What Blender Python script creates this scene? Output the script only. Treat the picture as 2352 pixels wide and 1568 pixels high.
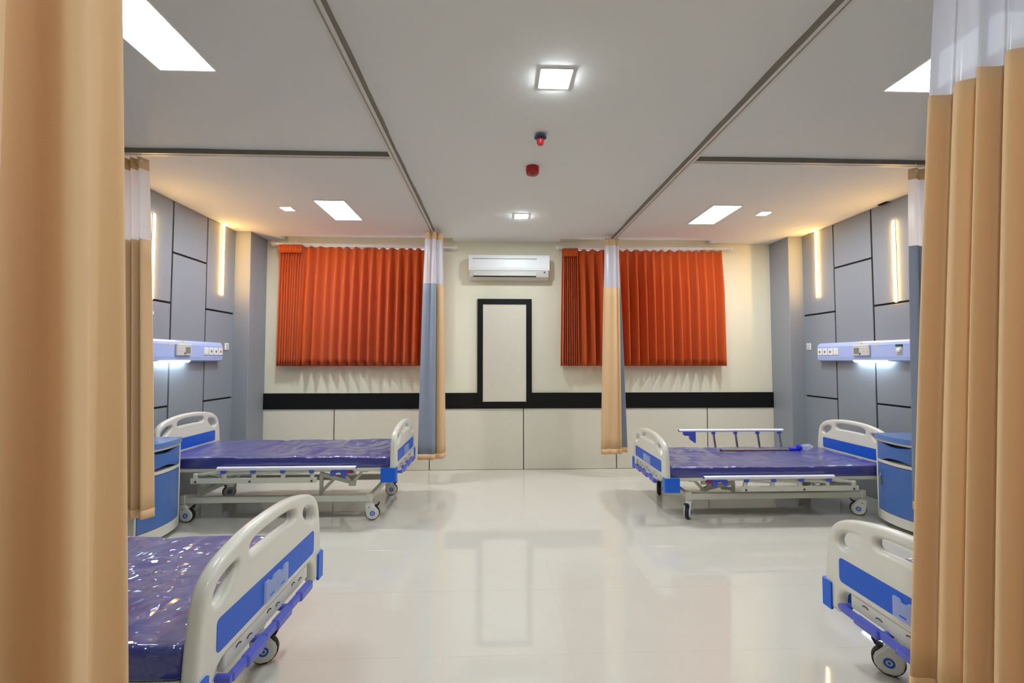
import bpy, bmesh, math, random
from mathutils import Vector, Matrix
random.seed(7)
PI = math.pi
for o in list(bpy.data.objects): bpy.data.objects.remove(o)
S = bpy.context.scene
COL = S.collection

# ------------------------------------------------------------------ camera
W_PX, H_PX, F_PX = 2352, 1568, 1027.1
cam_d = bpy.data.cameras.new('camera')
cam = bpy.data.objects.new('camera', cam_d); COL.objects.link(cam)
cam_d.sensor_fit = 'HORIZONTAL'; cam_d.sensor_width = 36.0
cam_d.lens = 36.0 * F_PX / W_PX
cam_d.clip_start = 0.02
cam.location = (0, 0, 1.4265)
cam.rotation_euler = (PI/2 + 0.0404, 0, -0.0357)
S.camera = cam

# ------------------------------------------------------------------ world, exposure
wd = bpy.data.worlds.new('world'); S.world = wd; wd.use_nodes = True
bg = wd.node_tree.nodes['Background']
bg.inputs[0].default_value = (0.80, 0.90, 1.0, 1); bg.inputs[1].default_value = 0.6
S.view_settings.view_transform = 'Standard'
try: S.view_settings.look = 'None'
except Exception: pass
S.view_settings.gamma = 1.0
S.view_settings.use_curve_mapping = False
S.view_settings.exposure = 1.46
PANEL_E = 9.5; DOWN_E = 110.0; BAY_E = 300.0; STRIP_E = 24.0; LAMP_E = 9.0

# ------------------------------------------------------------------ dimensions
D, H = 5.878, 2.985            # back wall, ceiling
XL, XR = -3.16, 3.88           # panelled side walls
PL, PR, PY = -2.977, 3.698, 5.489   # pillars
YB = -1.7                      # wall behind the camera
RLX, RRX = -0.775, 1.507       # long curtain tracks
CRY = 3.37                     # cross tracks
GX = 0.36

# ------------------------------------------------------------------ materials
def lin(c):
    def f(v):
        v /= 255.0
        return v/12.92 if v <= 0.04045 else ((v+0.055)/1.055)**2.4
    return (f(c[0]), f(c[1]), f(c[2]), 1)
MATS = {}
def mat(name, rgb, rough=0.5, metal=0.0, spec=0.5, coat=0.0, bump=0.0, bscale=60.0, vary=0.0, vscale=6.0, stretch=None, trans=0.0, sheen=0.0, coatbump=0.0):
    m = bpy.data.materials.new(name); m.use_nodes = True; MATS[name] = m
    nt = m.node_tree; N = nt.nodes; L = nt.links
    b = N['Principled BSDF']
    b.inputs['Base Color'].default_value = lin(rgb)
    b.inputs['Roughness'].default_value = rough
    b.inputs['Metallic'].default_value = metal
    b.inputs['Specular IOR Level'].default_value = spec
    b.inputs['Coat Weight'].default_value = coat
    b.inputs['Coat Roughness'].default_value = 0.06
    b.inputs['Transmission Weight'].default_value = trans
    b.inputs['Sheen Weight'].default_value = sheen
    tc = None
    def coords():
        nonlocal tc
        if tc is None:
            t = N.new('ShaderNodeTexCoord'); mp = N.new('ShaderNodeMapping')
            L.new(t.outputs['Object'], mp.inputs[0])
            if stretch: mp.inputs['Scale'].default_value = stretch
            tc = mp.outputs[0]
        return tc
    if vary > 0:
        n = N.new('ShaderNodeTexNoise'); n.inputs['Scale'].default_value = vscale; n.inputs['Detail'].default_value = 4
        L.new(coords(), n.inputs['Vector'])
        mr = N.new('ShaderNodeMapRange'); mr.inputs[1].default_value = 0.3; mr.inputs[2].default_value = 0.7
        mr.inputs[3].default_value = 1-vary; mr.inputs[4].default_value = 1+vary
        L.new(n.outputs['Fac'], mr.inputs[0])
        mx = N.new('ShaderNodeMix'); mx.data_type = 'RGBA'; mx.blend_type = 'MULTIPLY'; mx.inputs[0].default_value = 1
        mx.inputs[6].default_value = lin(rgb); L.new(mr.outputs[0], mx.inputs[7]); L.new(mx.outputs[2], b.inputs['Base Color'])
    if bump > 0:
        n = N.new('ShaderNodeTexNoise'); n.inputs['Scale'].default_value = bscale; n.inputs['Detail'].default_value = 5
        L.new(coords(), n.inputs['Vector'])
        bp = N.new('ShaderNodeBump'); bp.inputs['Strength'].default_value = bump; bp.inputs['Distance'].default_value = 0.01
        L.new(n.outputs['Fac'], bp.inputs['Height'])
        if not coatbump: L.new(bp.outputs[0], b.inputs['Normal'])
        else: L.new(bp.outputs[0], b.inputs['Coat Normal'])
    return m
def emis(name, rgb, strength):
    m = bpy.data.materials.new(name); m.use_nodes = True; MATS[name] = m
    nt = m.node_tree; nt.nodes.clear()
    e = nt.nodes.new('ShaderNodeEmission'); o = nt.nodes.new('ShaderNodeOutputMaterial')
    e.inputs[0].default_value = lin(rgb); e.inputs[1].default_value = strength
    nt.links.new(e.outputs[0], o.inputs[0]); return m
mat('ceiling_paint', (234, 234, 230), 0.9, bump=0.05, bscale=90)
mat('cream_paint', (233, 228, 204), 0.75, bump=0.06, bscale=120)
mat('cream_board', (226, 220, 203), 0.55, vary=0.02, vscale=30)
mat('black_band', (5, 5, 6), 0.55, spec=0.3, bump=0.03, bscale=200)
mat('groove', (16, 14, 16), 0.7)
mat('groove_brown', (66, 58, 52), 0.7)
mat('grey_panel', (141, 146, 153), 0.42, vary=0.015, vscale=40)
mat('grey_paint', (146, 150, 156), 0.55, bump=0.05, bscale=120)
mat('tile', (217, 213, 200), 0.035, spec=0.85, vary=0.012, vscale=5)
mat('grout', (208, 204, 190), 0.5)
mat('door_wood', (170, 130, 90), 0.5, vary=0.08, vscale=4, stretch=(8, 8, 1))
mat('bed_white', (222, 219, 206), 0.32, coat=0.25)
mat('frame_white', (216, 215, 199), 0.35, coat=0.2)
mat('bed_blue', (0, 90, 206), 0.38)
mat('bumper_blue', (6, 98, 218), 0.35)
mat('crank_blue', (78, 92, 200), 0.36, coat=0.3)
mat('latch_blue', (72, 96, 200), 0.38)
mat('button_red', (170, 30, 50), 0.4)
mat('rubber', (30, 26, 30), 0.6)
mat('caster_white', (228, 228, 222), 0.3, coat=0.3)
mat('aluminium', (236, 236, 244), 0.35, metal=0.15)
mat('steel', (170, 165, 160), 0.22, metal=1.0)
mat('dark_mark', (60, 58, 62), 0.6)
mat('orange', (200, 84, 30), 0.85, spec=0.2, bump=0.08, bscale=500, sheen=0.15)
mat('beige', (229, 190, 143), 0.85, spec=0.2, bump=0.08, bscale=420, sheen=0.12)
mat('slate', (146, 155, 170), 0.85, spec=0.2, bump=0.08, bscale=420)
mat('cab_blue', (78, 116, 184), 0.33, coat=0.25)
mat('cab_top', (96, 134, 200), 0.28, coat=0.4)
mat('unit_blue', (176, 194, 240), 0.34, coat=0.3)
mat('plastic_white', (238, 238, 234), 0.4)
mat('device_grey', (206, 204, 198), 0.45)
mat('screen_grey', (132, 136, 134), 0.25)
mat('ac_white', (242, 243, 241), 0.42)
mat('ac_grey', (214, 210, 204), 0.4)
mat('dark', (25, 25, 28), 0.5)
mat('red_plastic', (176, 24, 24), 0.42)
mat('red_bulb', (214, 50, 60), 0.3)
mat('navy', (44, 66, 104), 0.45)
mat('green_label', (20, 92, 60), 0.5)
mat('sticker', (214, 214, 150), 0.5)
mat('rail_white', (226, 222, 214), 0.4)
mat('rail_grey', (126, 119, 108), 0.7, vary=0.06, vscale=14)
mat('pole_blue', (30, 44, 220), 0.3)
mat('frame_alu', (210, 214, 218), 0.4, metal=0.5)
emis('panel_light', (241, 247, 255), PANEL_E)
emis('down_light', (236, 247, 255), DOWN_E)
emis('bay_light', (236, 247, 255), BAY_E)
emis('strip_light', (255, 200, 112), STRIP_E)
emis('lamp_light', (214, 240, 255), LAMP_E)

def mat_net(name, rgb, alpha, rough):
    m = bpy.data.materials.new(name); m.use_nodes = True; MATS[name] = m
    nt = m.node_tree; N = nt.nodes; L = nt.links; N.clear()
    out = N.new('ShaderNodeOutputMaterial'); mix = N.new('ShaderNodeMixShader'); mix.inputs[0].default_value = alpha
    tr = N.new('ShaderNodeBsdfTransparent'); mix2 = N.new('ShaderNodeMixShader'); mix2.inputs[0].default_value = 0.45
    p = N.new('ShaderNodeBsdfPrincipled'); p.inputs['Base Color'].default_value = lin(rgb); p.inputs['Roughness'].default_value = rough
    t = N.new('ShaderNodeBsdfTranslucent'); t.inputs[0].default_value = lin(rgb)
    L.new(p.outputs[0], mix2.inputs[1]); L.new(t.outputs[0], mix2.inputs[2])
    L.new(tr.outputs[0], mix.inputs[1]); L.new(mix2.outputs[0], mix.inputs[2]); L.new(mix.outputs[0], out.inputs[0])
    return m
mat_net('net', (240, 240, 246), 0.996, 0.2)
mat_net('clear_plastic', (225, 235, 252), 0.55, 0.12)
mat_net('window_glass', (235, 245, 255), 0.06, 0.02)

def mat_mattress(name, strength, rough):
    m = mat(name, (32, 41, 130), 0.42)
    nt = m.node_tree; N = nt.nodes; L = nt.links; b = N['Principled BSDF']
    tc = N.new('ShaderNodeTexCoord')
    # loose clear film over the cover: sharp crinkles as relief in the clear coat
    def noise(sc, st, rot, det, dist):
        q = N.new('ShaderNodeMapping'); q.inputs['Scale'].default_value = st; q.inputs['Rotation'].default_value = (0, 0, rot); L.new(tc.outputs['Object'], q.inputs[0])
        n = N.new('ShaderNodeTexNoise'); n.inputs['Scale'].default_value = sc; n.inputs['Detail'].default_value = det
        n.inputs['Distortion'].default_value = dist; L.new(q.outputs[0], n.inputs['Vector']); return n.outputs['Fac']
    def vm(op, a, bb):
        k = N.new('ShaderNodeVectorMath'); k.operation = op
        for i, v in enumerate((a, bb)):
            if isinstance(v, tuple): k.inputs[i].default_value = v
            elif v is not None: L.new(v, k.inputs[i])
        return k.outputs[0]
    geo = N.new('ShaderNodeNewGeometry'); warp = N.new('ShaderNodeTexNoise'); warp.inputs['Scale'].default_value = 6; warp.inputs['Detail'].default_value = 3
    L.new(tc.outputs['Object'], warp.inputs['Vector'])
    wv = vm('MULTIPLY', vm('SUBTRACT', warp.outputs['Color'], (0.5, 0.5, 0.5)), (0.16, 0.16, 0.0))
    pos = vm('ADD', tc.outputs['Object'], wv); nrm = geo.outputs['Normal']
    # folded facets: every cell of the film lies at its own tilt
    for sc, st, rot, k in ((13, (1, 0.30, 1), 0.5, 0.75), (30, (0.35, 1, 1), -0.4, 0.60), (55, (1, 0.5, 1), 0.2, 0.30)):
        q = N.new('ShaderNodeMapping'); q.inputs['Scale'].default_value = st; q.inputs['Rotation'].default_value = (0, 0, rot); L.new(pos, q.inputs[0])
        v = N.new('ShaderNodeTexVoronoi'); v.inputs['Scale'].default_value = sc; L.new(q.outputs[0], v.inputs['Vector'])
        nrm = vm('ADD', nrm, vm('MULTIPLY', vm('SUBTRACT', v.outputs['Color'], (0.5, 0.5, 0.5)), (k*strength, k*strength, 0.0)))
    L.new(vm('NORMALIZE', nrm, None), b.inputs['Coat Normal'])
    wr = noise(9.0, (1, 0.45, 1), 0.3, 3, 1.0)
    b.inputs['Coat Weight'].default_value = 1.0; b.inputs['Coat Roughness'].default_value = rough; b.inputs['Coat IOR'].default_value = 1.65
    b2 = N.new('ShaderNodeBump'); b2.inputs['Strength'].default_value = 0.2*strength; b2.inputs['Distance'].default_value = 0.03
    L.new(wr, b2.inputs['Height']); L.new(b2.outputs[0], b.inputs['Normal'])
    b.inputs['Sheen Weight'].default_value = 0.3; b.inputs['Sheen Tint'].default_value = (0.72, 0.66, 0.95, 1); b.inputs['Sheen Roughness'].default_value = 0.6
mat_mattress('mattress', 1.0, 0.08)
mat_mattress('mattress_tight', 0.32, 0.10)

# ------------------------------------------------------------------ helpers
def tag(o, label=None, cat=None, group=None, kind=None):
    if label: o['label'] = label
    if cat: o['category'] = cat
    if group: o['group'] = group
    if kind: o['kind'] = kind
    return o
def empty(name, loc=(0, 0, 0), rz=0):
    o = bpy.data.objects.new(name, None); COL.objects.link(o)
    o.empty_display_size = 0.1; o.location = loc; o.rotation_euler = (0, 0, rz); return o
def thing(name, label, cat, loc=(0, 0, 0), rz=0, group=None):
    return tag(empty(name, loc, rz), label, cat, group)
def build(name, bm, m, parent=None, smooth=False, auto=None):
    me = bpy.data.meshes.new(name); bm.normal_update(); bm.to_mesh(me); bm.free()
    for k in (m if isinstance(m, (list, tuple)) else [m]): me.materials.append(MATS[k])
    if smooth:
        for p in me.polygons: p.use_smooth = True
        if auto:
            try: me.set_sharp_from_angle(angle=math.radians(auto))
            except Exception: pass
    o = bpy.data.objects.new(name, me); COL.objects.link(o)
    if parent: o.parent = parent
    return o
def dup(o, parent=None, name=None):
    c = o.copy(); COL.objects.link(c); c.parent = parent
    for ch in o.children: dup(ch, c)
    return c
def box(bm, lo, hi, bev=0.0, seg=1):
    c = [(a+b)/2 for a, b in zip(lo, hi)]; s = [abs(b-a) for a, b in zip(lo, hi)]
    r = bmesh.ops.create_cube(bm, size=1, matrix=Matrix.Translation(c) @ Matrix.Diagonal((*s, 1)))
    if bev > 0:
        ed = {e for v in r['verts'] for e in v.link_edges}
        bmesh.ops.bevel(bm, geom=list(ed), offset=min(bev, 0.49*min(s)), segments=seg, affect='EDGES', profile=0.5)
    return bm
def bx(lo, hi, bev=0.0, seg=1): return box(bmesh.new(), lo, hi, bev, seg)
def cyl(bm, p0, p1, r, n=16, r2=None, caps=True):
    p0, p1 = Vector(p0), Vector(p1); d = p1-p0
    M = Matrix.Translation((p0+p1)/2) @ d.to_track_quat('Z', 'Y').to_matrix().to_4x4()
    bmesh.ops.create_cone(bm, cap_ends=caps, segments=n, radius1=r, radius2=r if r2 is None else r2, depth=d.length, matrix=M)
    return bm
def bar(bm, p0, p1, w, h, bev=0.0):      # rectangular bar between points
    p0, p1 = Vector(p0), Vector(p1); d = p1-p0
    up = Vector((0, 0, 1)) if abs(d.normalized().z) < 0.9 else Vector((1, 0, 0))
    x = d.normalized(); y = up.cross(x).normalized(); z = x.cross(y)
    M = Matrix.Translation((p0+p1)/2) @ Matrix((x, y, z)).transposed().to_4x4() @ Matrix.Diagonal((d.length, w, h, 1))
    r = bmesh.ops.create_cube(bm, size=1, matrix=M)
    if bev: bmesh.ops.bevel(bm, geom=list({e for v in r['verts'] for e in v.link_edges}), offset=bev, segments=2, affect='EDGES', profile=0.5)
    return bm
def tube(bm, pts, r, n=10):
    pts = [Vector(p) for p in pts]; rings = []
    for i, p in enumerate(pts):
        t = (pts[min(i+1, len(pts)-1)] - pts[max(i-1, 0)]).normalized()
        up = Vector((0, 0, 1)) if abs(t.z) < 0.95 else Vector((1, 0, 0))
        a = t.cross(up).normalized(); b = a.cross(t)
        rings.append([bm.verts.new(p + r*(math.cos(k*2*PI/n)*a + math.sin(k*2*PI/n)*b)) for k in range(n)])
    for i in range(len(rings)-1):
        for k in range(n): bm.faces.new((rings[i][k], rings[i][(k+1) % n], rings[i+1][(k+1) % n], rings[i+1][k]))
    bm.faces.new(rings[0][::-1]); bm.faces.new(rings[-1])
    return bm
def lathe(bm, prof, n=24, M=Matrix.Identity(4)):
    rings = []
    for r, z in prof:
        rings.append([bm.verts.new(M @ Vector((r*math.cos(k*2*PI/n), r*math.sin(k*2*PI/n), z))) for k in range(n)])
    for i in range(len(rings)-1):
        for k in range(n): bm.faces.new((rings[i][k], rings[i][(k+1) % n], rings[i+1][(k+1) % n], rings[i+1][k]))
    if prof[0][0] > 1e-6: bm.faces.new(rings[0][::-1])
    if prof[-1][0] > 1e-6: bm.faces.new(rings[-1])
    bmesh.ops.remove_doubles(bm, verts=bm.verts[:], dist=1e-6)
    return bm
def prism(bm, pts, axis, a, b):
    """extrude a 2-D outline; axis 'x': pts are (y,z), 'y': (x,z), 'z': (x,y)"""
    def v(p, t):
        return {'x': (t, p[0], p[1]), 'y': (p[0], t, p[1]), 'z': (p[0], p[1], t)}[axis]
    A = [bm.verts.new(v(p, a)) for p in pts]; B = [bm.verts.new(v(p, b)) for p in pts]
    bm.faces.new(A[::-1]); bm.faces.new(B); n = len(pts)
    for i in range(n): bm.faces.new((A[i], A[(i+1) % n], B[(i+1) % n], B[i]))
    bmesh.ops.recalc_face_normals(bm, faces=bm.faces[:])
    return bm
def catmull(P, per=8, closed=False):
    out = []; n = len(P); rng = range(n if closed else n-1)
    g = (lambda i: P[i % n]) if closed else (lambda i: P[max(0, min(n-1, i))])
    for i in rng:
        p0, p1, p2, p3 = g(i-1), g(i), g(i+1), g(i+2)
        for k in range(per):
            t = k/per
            out.append(tuple(0.5*((2*b) + (-a+c)*t + (2*a-5*b+4*c-d)*t*t + (-a+3*b-3*c+d)*t**3) for a, b, c, d in zip(p0, p1, p2, p3)))
    if not closed: out.append(tuple(P[-1]))
    return out
def curve_board(outline, holes, thick, bevel):
    """filled outline with holes, rounded edges -> bmesh in the x=thickness, (y,z) plane"""
    cu = bpy.data.curves.new('tmp', 'CURVE'); cu.dimensions = '2D'; cu.fill_mode = 'BOTH'
    cu.extrude = thick/2-bevel; cu.bevel_depth = bevel; cu.bevel_resolution = 3; cu.offset = -bevel
    for pts in [outline]+holes:
        s = cu.splines.new('POLY'); s.points.add(len(pts)-1); s.use_cyclic_u = True
        for q, p in zip(s.points, pts): q.co = (p[0], p[1], 0, 1)
    ob = bpy.data.objects.new('tmp', cu); COL.objects.link(ob)
    me = bpy.data.meshes.new_from_object(ob.evaluated_get(bpy.context.evaluated_depsgraph_get()))
    bm = bmesh.new(); bm.from_mesh(me)
    bpy.data.objects.remove(ob); bpy.data.curves.remove(cu); bpy.data.meshes.remove(me)
    bmesh.ops.remove_doubles(bm, verts=bm.verts[:], dist=1e-5)
    for v in bm.verts: v.co = Vector((v.co.z, v.co.x, v.co.y))
    bmesh.ops.recalc_face_normals(bm, faces=bm.faces[:])
    return bm

# ================================================================== THE ROOM
# floor: tiles as pieces over a grout bed
T = 0.61; gap = 0.0009
fl = build('floor', bx((XL-0.15, YB-0.15, -0.12), (XR+0.15, D+0.15, -0.0005)), 'grout'); tag(fl, kind='structure')
xs = []; x = GX
while x > XL-0.02: x -= T
while x < XR: xs.append(x); x += T
ys = []; y = D
while y > YB: ys.append(y-T); y -= T
tile_meshes = {}
for x in xs:
    for y in ys:
        x0, x1 = max(x, XL)+gap/2, min(x+T, XR)-gap/2; y0, y1 = max(y, YB)+gap/2, y+T-gap/2
        if x1-x0 < 0.02 or y1-y0 < 0.02: continue
        key = (round(x1-x0, 4), round(y1-y0, 4))
        if key not in tile_meshes:
            bm = bmesh.new(); box(bm, (0, 0, -0.01), (x1-x0, y1-y0, 0.0), 0.0004)
            o = build('floor_tile', bm, 'tile', fl); tile_meshes[key] = o.data
        else:
            o = bpy.data.objects.new('floor_tile', tile_meshes[key]); COL.objects.link(o); o.parent = fl
        o.location = (x0, y0, 0)

# ceiling with two curtain pockets by the windows
PK = [(-2.74, -0.56), (0.84, 2.86)]; PKY = 5.70
bm = bmesh.new(); zc0, zc1 = H, H+0.16
box(bm, (XL-0.15, YB-0.15, zc0), (XR+0.15, PKY, zc1))
prev = XL-0.15
for a, b in PK+[(XR+0.15, None)]:
    box(bm, (prev, PKY, zc0), (a, D+0.15, zc1))
    if b is not None: box(bm, (a, PKY, H+0.11), (b, D+0.15, zc1)); prev = b
tag(build('ceiling', bm, 'ceiling_paint'), kind='structure')

# back wall with two window openings
WZ0, WZ1 = 1.42, 2.908
WIN = [(-2.62, -0.72), (0.98, 2.82)]
bm = bmesh.new()
box(bm, (XL-0.15, D, -0.1), (XR+0.15, D+0.15, WZ0)); box(bm, (XL-0.15, D, WZ1), (XR+0.15, D+0.15, H+0.15))
prev = XL-0.15
for a, b in WIN+[(XR+0.15, None)]:
    box(bm, (prev, D, WZ0), (a, D+0.15, WZ1)); prev = b
wb = tag(build('wall_back', bm, 'cream_paint'), kind='structure')
# lower boards of the back wall with dark joints
edges = [PL, GX-2.44, GX-1.22, GX, GX+1.22, GX+2.44, PR]
tag(build('joint_strip', bx((PL, D-0.006, 0.0), (PR, D+0.001, 0.8)), 'groove_brown', wb))
for a, b in zip(edges[:-1], edges[1:]):
    build('wall_board', bx((a+(0.006 if a != PL else 0), D-0.014, 0.004), (b-(0.006 if b != PR else 0), D-0.002, 0.80), 0.0015), 'cream_board', wb)
tag(build('trim_1', bx((PL, D-0.028, 0.790), (PR, D+0.001, 0.993), 0.003), 'black_band'), kind='structure')
# windows
for i, (a, b) in enumerate(WIN):
    bm = bmesh.new()
    for lo, hi in (((a, WZ0), (b, WZ0+0.05)), ((a, WZ1-0.012), (b, WZ1)), ((a, WZ0), (a+0.05, WZ1)), ((b-0.05, WZ0), (b, WZ1)), (((a+b)/2-0.025, WZ0), ((a+b)/2+0.025, WZ1))):
        box(bm, (lo[0], D+0.05, lo[1]), (hi[0], D+0.10, hi[1]), 0.003)
    w = tag(build('window_%d' % (i+1), bm, 'frame_alu'), kind='structure')
    for p, q in ((a+0.05, (a+b)/2-0.025), ((a+b)/2+0.025, b-0.05)):
        build('pane', bx((p-0.004, D+0.072, WZ0+0.045), (q+0.004, D+0.078, WZ1-0.010)), 'window_glass', w)

# side walls with grey panels, pillars
def side_wall(name, x, s):
    bm = bx((x, YB-0.15, -0.1), (x+s*0.15, D+0.15, H+0.1)) if s > 0 else bx((x-0.15, YB-0.15, -0.1), (x, D+0.15, H+0.1))
    w = tag(build(name, bm, 'groove'), kind='structure')
    cw = 0.521; k = 0; y1 = PY
    while y1 > YB+0.01:
        y0 = max(y1-cw, YB)
        cuts = [0, 0.977, 1.977, H] if k % 2 == 0 else [0, 0.475, 1.475, 2.475, H]
        for a, b in zip(cuts[:-1], cuts[1:]):
            g = 0.0100
            lo = [x-0.001 if s > 0 else x-0.004, y0+g, a+(g if a > 0 else 0.001)]
            hi = [x+0.004 if s > 0 else x+0.001, y1-(g if k else 0), b-(g if b < H else 0.001)]
            # panels stand 14 mm proud of the joints
            lo[0], hi[0] = (x-0.014, x+0.002) if s > 0 else (x-0.002, x+0.014)
            build('wall_panel', bx(lo, hi, 0.0015), 'grey_panel', w)
        y1 = y0; k += 1
    return w
wl = side_wall('wall_left', XL-0.014, -1)
wr = side_wall('wall_right', XR+0.014, 1)
tag(build('wall_left_pillar', bx((XL-0.05, PY, 0), (PL, D+0.02, H), 0.004), 'grey_paint'), kind='structure')
tag(build('wall_right_pillar', bx((PR, PY, 0), (XR+0.05, D+0.02, H), 0.004), 'grey_paint'), kind='structure')
# wall behind the camera, with a door
bm = bmesh.new(); dx0, dx1, dz = -0.35, 1.05, 2.15
box(bm, (XL-0.15, YB-0.15, -0.1), (dx0, YB, H+0.1)); box(bm, (dx1, YB-0.15, -0.1), (XR+0.15, YB, H+0.1)); box(bm, (dx0, YB-0.15, dz), (dx1, YB, H+0.1))
tag(build('wall_front', bm, 'cream_paint'), kind='structure')
dr = tag(empty('door_1', ((dx0+dx1)/2, YB, 0)), kind='structure')
for s in (-1, 1):
    o = build('door_leaf', bx((0.004*s if s > 0 else -0.698, -0.11, 0.006), (0.698 if s > 0 else -0.004, -0.06, dz-0.002), 0.003), 'door_wood', dr)
    build('handle', cyl(cyl(bmesh.new(), (s*0.08, -0.06, 1.0), (s*0.08, -0.02, 1.0), 0.01), (s*0.08, -0.02, 1.0), (s*0.2, -0.02, 1.0), 0.01), 'steel', o)

# framed panel on the back wall
fx0, fx1, fz0, fz1 = -0.243, 0.467, 0.805, 2.222
t = thing('wall_frame', 'tall narrow cream board in a black frame below the air conditioner', 'wall panel', ((fx0+fx1)/2, D, fz0))
w2 = (fx1-fx0)/2; fh = fz1-fz0; fw = 0.072
for lo, hi in (((-w2, 0), (-w2+fw, fh)), ((w2-fw, 0), (w2, fh)), ((-w2+fw, fh-fw), (w2-fw, fh)), ((-w2+fw, 0), (w2-fw, 0.075))):
    build('frame_bar', bx((lo[0], -0.040, lo[1]), (hi[0], 0.001, hi[1]), 0.002), 'black_band', t)
build('board', bx((-w2+fw-0.002, -0.032, 0.073), (w2-fw+0.002, 0.0, fh-fw+0.002)), 'cream_board', t)

# ================================================================== CURTAIN TRACKS
def track(name, label, p0, p1, side, parent_label=None):
    """hanging curtain track: white channel with a slot and a grey face strip towards `side`"""
    p0, p1 = Vector(p0), Vector(p1); d = (p1-p0); L = d.length; ang = math.atan2(d.y, d.x)
    t = thing(name, label, 'curtain track', (p0.x, p0.y, H), ang)
    bm = bmesh.new(); hw = 0.026
    box(bm, (0, -hw, -0.032), (L, -0.006, 0.0)); box(bm, (0, 0.006, -0.032), (L, hw, 0.0)); box(bm, (0, -0.006, -0.012), (L, 0.006, 0.0))
    build('channel', bm, 'rail_white', t)
    # uneven joint strip, darker grey-brown, on the face towards the aisle
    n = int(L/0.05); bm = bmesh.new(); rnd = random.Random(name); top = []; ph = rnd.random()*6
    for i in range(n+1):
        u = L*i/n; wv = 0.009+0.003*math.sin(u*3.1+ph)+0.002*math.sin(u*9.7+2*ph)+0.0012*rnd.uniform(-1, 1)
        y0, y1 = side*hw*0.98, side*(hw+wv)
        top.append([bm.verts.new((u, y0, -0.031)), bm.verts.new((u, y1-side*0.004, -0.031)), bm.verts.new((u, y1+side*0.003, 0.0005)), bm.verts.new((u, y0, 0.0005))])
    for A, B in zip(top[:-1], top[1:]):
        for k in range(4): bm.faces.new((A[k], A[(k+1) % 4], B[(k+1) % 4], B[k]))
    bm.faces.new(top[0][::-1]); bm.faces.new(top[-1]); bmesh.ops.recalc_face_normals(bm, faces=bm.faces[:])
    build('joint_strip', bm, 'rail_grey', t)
    return t
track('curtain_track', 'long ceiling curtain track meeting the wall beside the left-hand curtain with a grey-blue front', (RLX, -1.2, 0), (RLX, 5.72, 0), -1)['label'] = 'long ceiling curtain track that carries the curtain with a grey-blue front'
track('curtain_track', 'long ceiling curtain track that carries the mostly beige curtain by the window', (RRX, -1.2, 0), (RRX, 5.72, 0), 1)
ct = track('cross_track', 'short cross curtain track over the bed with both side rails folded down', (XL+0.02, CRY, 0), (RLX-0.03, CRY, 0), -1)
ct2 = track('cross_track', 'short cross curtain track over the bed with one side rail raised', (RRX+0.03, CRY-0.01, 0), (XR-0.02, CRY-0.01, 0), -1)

# ================================================================== PRIVACY CURTAINS
def resample(P, n):
    P = [Vector(p) for p in P]; d = [0]
    for a, b in zip(P[:-1], P[1:]): d.append(d[-1]+(b-a).length)
    out = []; j = 0
    for i in range(n):
        s = d[-1]*i/(n-1)
        while j < len(P)-2 and d[j+1] < s: j += 1
        u = (s-d[j])/max(1e-9, d[j+1]-d[j]); out.append(P[j].lerp(P[j+1], min(1, max(0, u))))
    return out
def sheet(name, pt, pb, za, zb, zr, mats, parent, thick=0.003, nz=14, ztop=None, kind=None):
    """hanging cloth between heights za>zb; pt / pb: plan paths at the track (zr[0]) and at the hem (zr[1])"""
    bm = bmesh.new(); rows = []; n = len(pt)
    for i in range(nz+1):
        z = za+(zb-za)*i/nz; u = (zr[0]-z)/(zr[0]-zr[1]); e = u**0.8
        row = []
        for k in range(n):
            p = pt[k].lerp(pb[k], e); row.append(bm.verts.new((p.x, p.y, z+(ztop(k/(n-1)) if (ztop and i == 0) else 0))))
        rows.append(row)
    for A, B in zip(rows[:-1], rows[1:]):
        for k in range(n-1): bm.faces.new((A[k], A[k+1], B[k+1], B[k]))
    o = build(name, bm, mats, parent, smooth=True)
    if thick:
        md = o.modifiers.new('thickness', 'SOLIDIFY'); md.thickness = thick; md.offset = 0
        if isinstance(mats, (list, tuple)) and len(mats) > 1: md.material_offset = 1; md.material_offset_rim = 0
    return o
ZT, ZM, ZH, ZB = H-0.065, 2.305, 0.275, 0.29
def privacy(name, label, top, bot, n=140, zb=ZB, mats=('beige', 'slate'), nz=16):
    c = Vector((sum(p[0] for p in top)/len(top), sum(p[1] for p in top)/len(top)))
    t = thing(name, label, 'curtain', (c.x, c.y, zb))
    pt = [p-c for p in resample(catmull(top, 10), n)]; pb = [p-c for p in resample(catmull(bot, 10), n)]
    zr = (ZT-zb, 0.0)
    sheet('heading', pt, pb, ZT-zb, ZT-0.085-zb, zr, [mats[0]], t, 0.004, 2)
    sheet('net', pt, pb, ZT-0.082-zb, ZM-zb, zr, ['net'], t, 0, 6)
    sheet('cloth', pt, pb, ZM+0.004-zb, 0.06, zr, list(mats), t, 0.004, nz)
    sheet('hem', pt, pb, 0.062, 0.0, zr, [mats[0]], t, 0.007, 2)
    # hooks hang from the track above
    step = max(10, n//9)
    for k in range(step//2, n, step):
        p = pt[k]; bm = bmesh.new(); tr = None
        cyl(bm, (p.x, p.y, ZT-zb-0.03), (p.x, p.y, ZT-zb+0.034), 0.0022, 6)
        box(bm, (p.x-0.006, p.y-0.006, ZT-zb-0.035), (p.x+0.006, p.y+0.006, ZT-zb-0.018))
        build('hook', bm, 'plastic_white', t)
    return t
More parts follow.
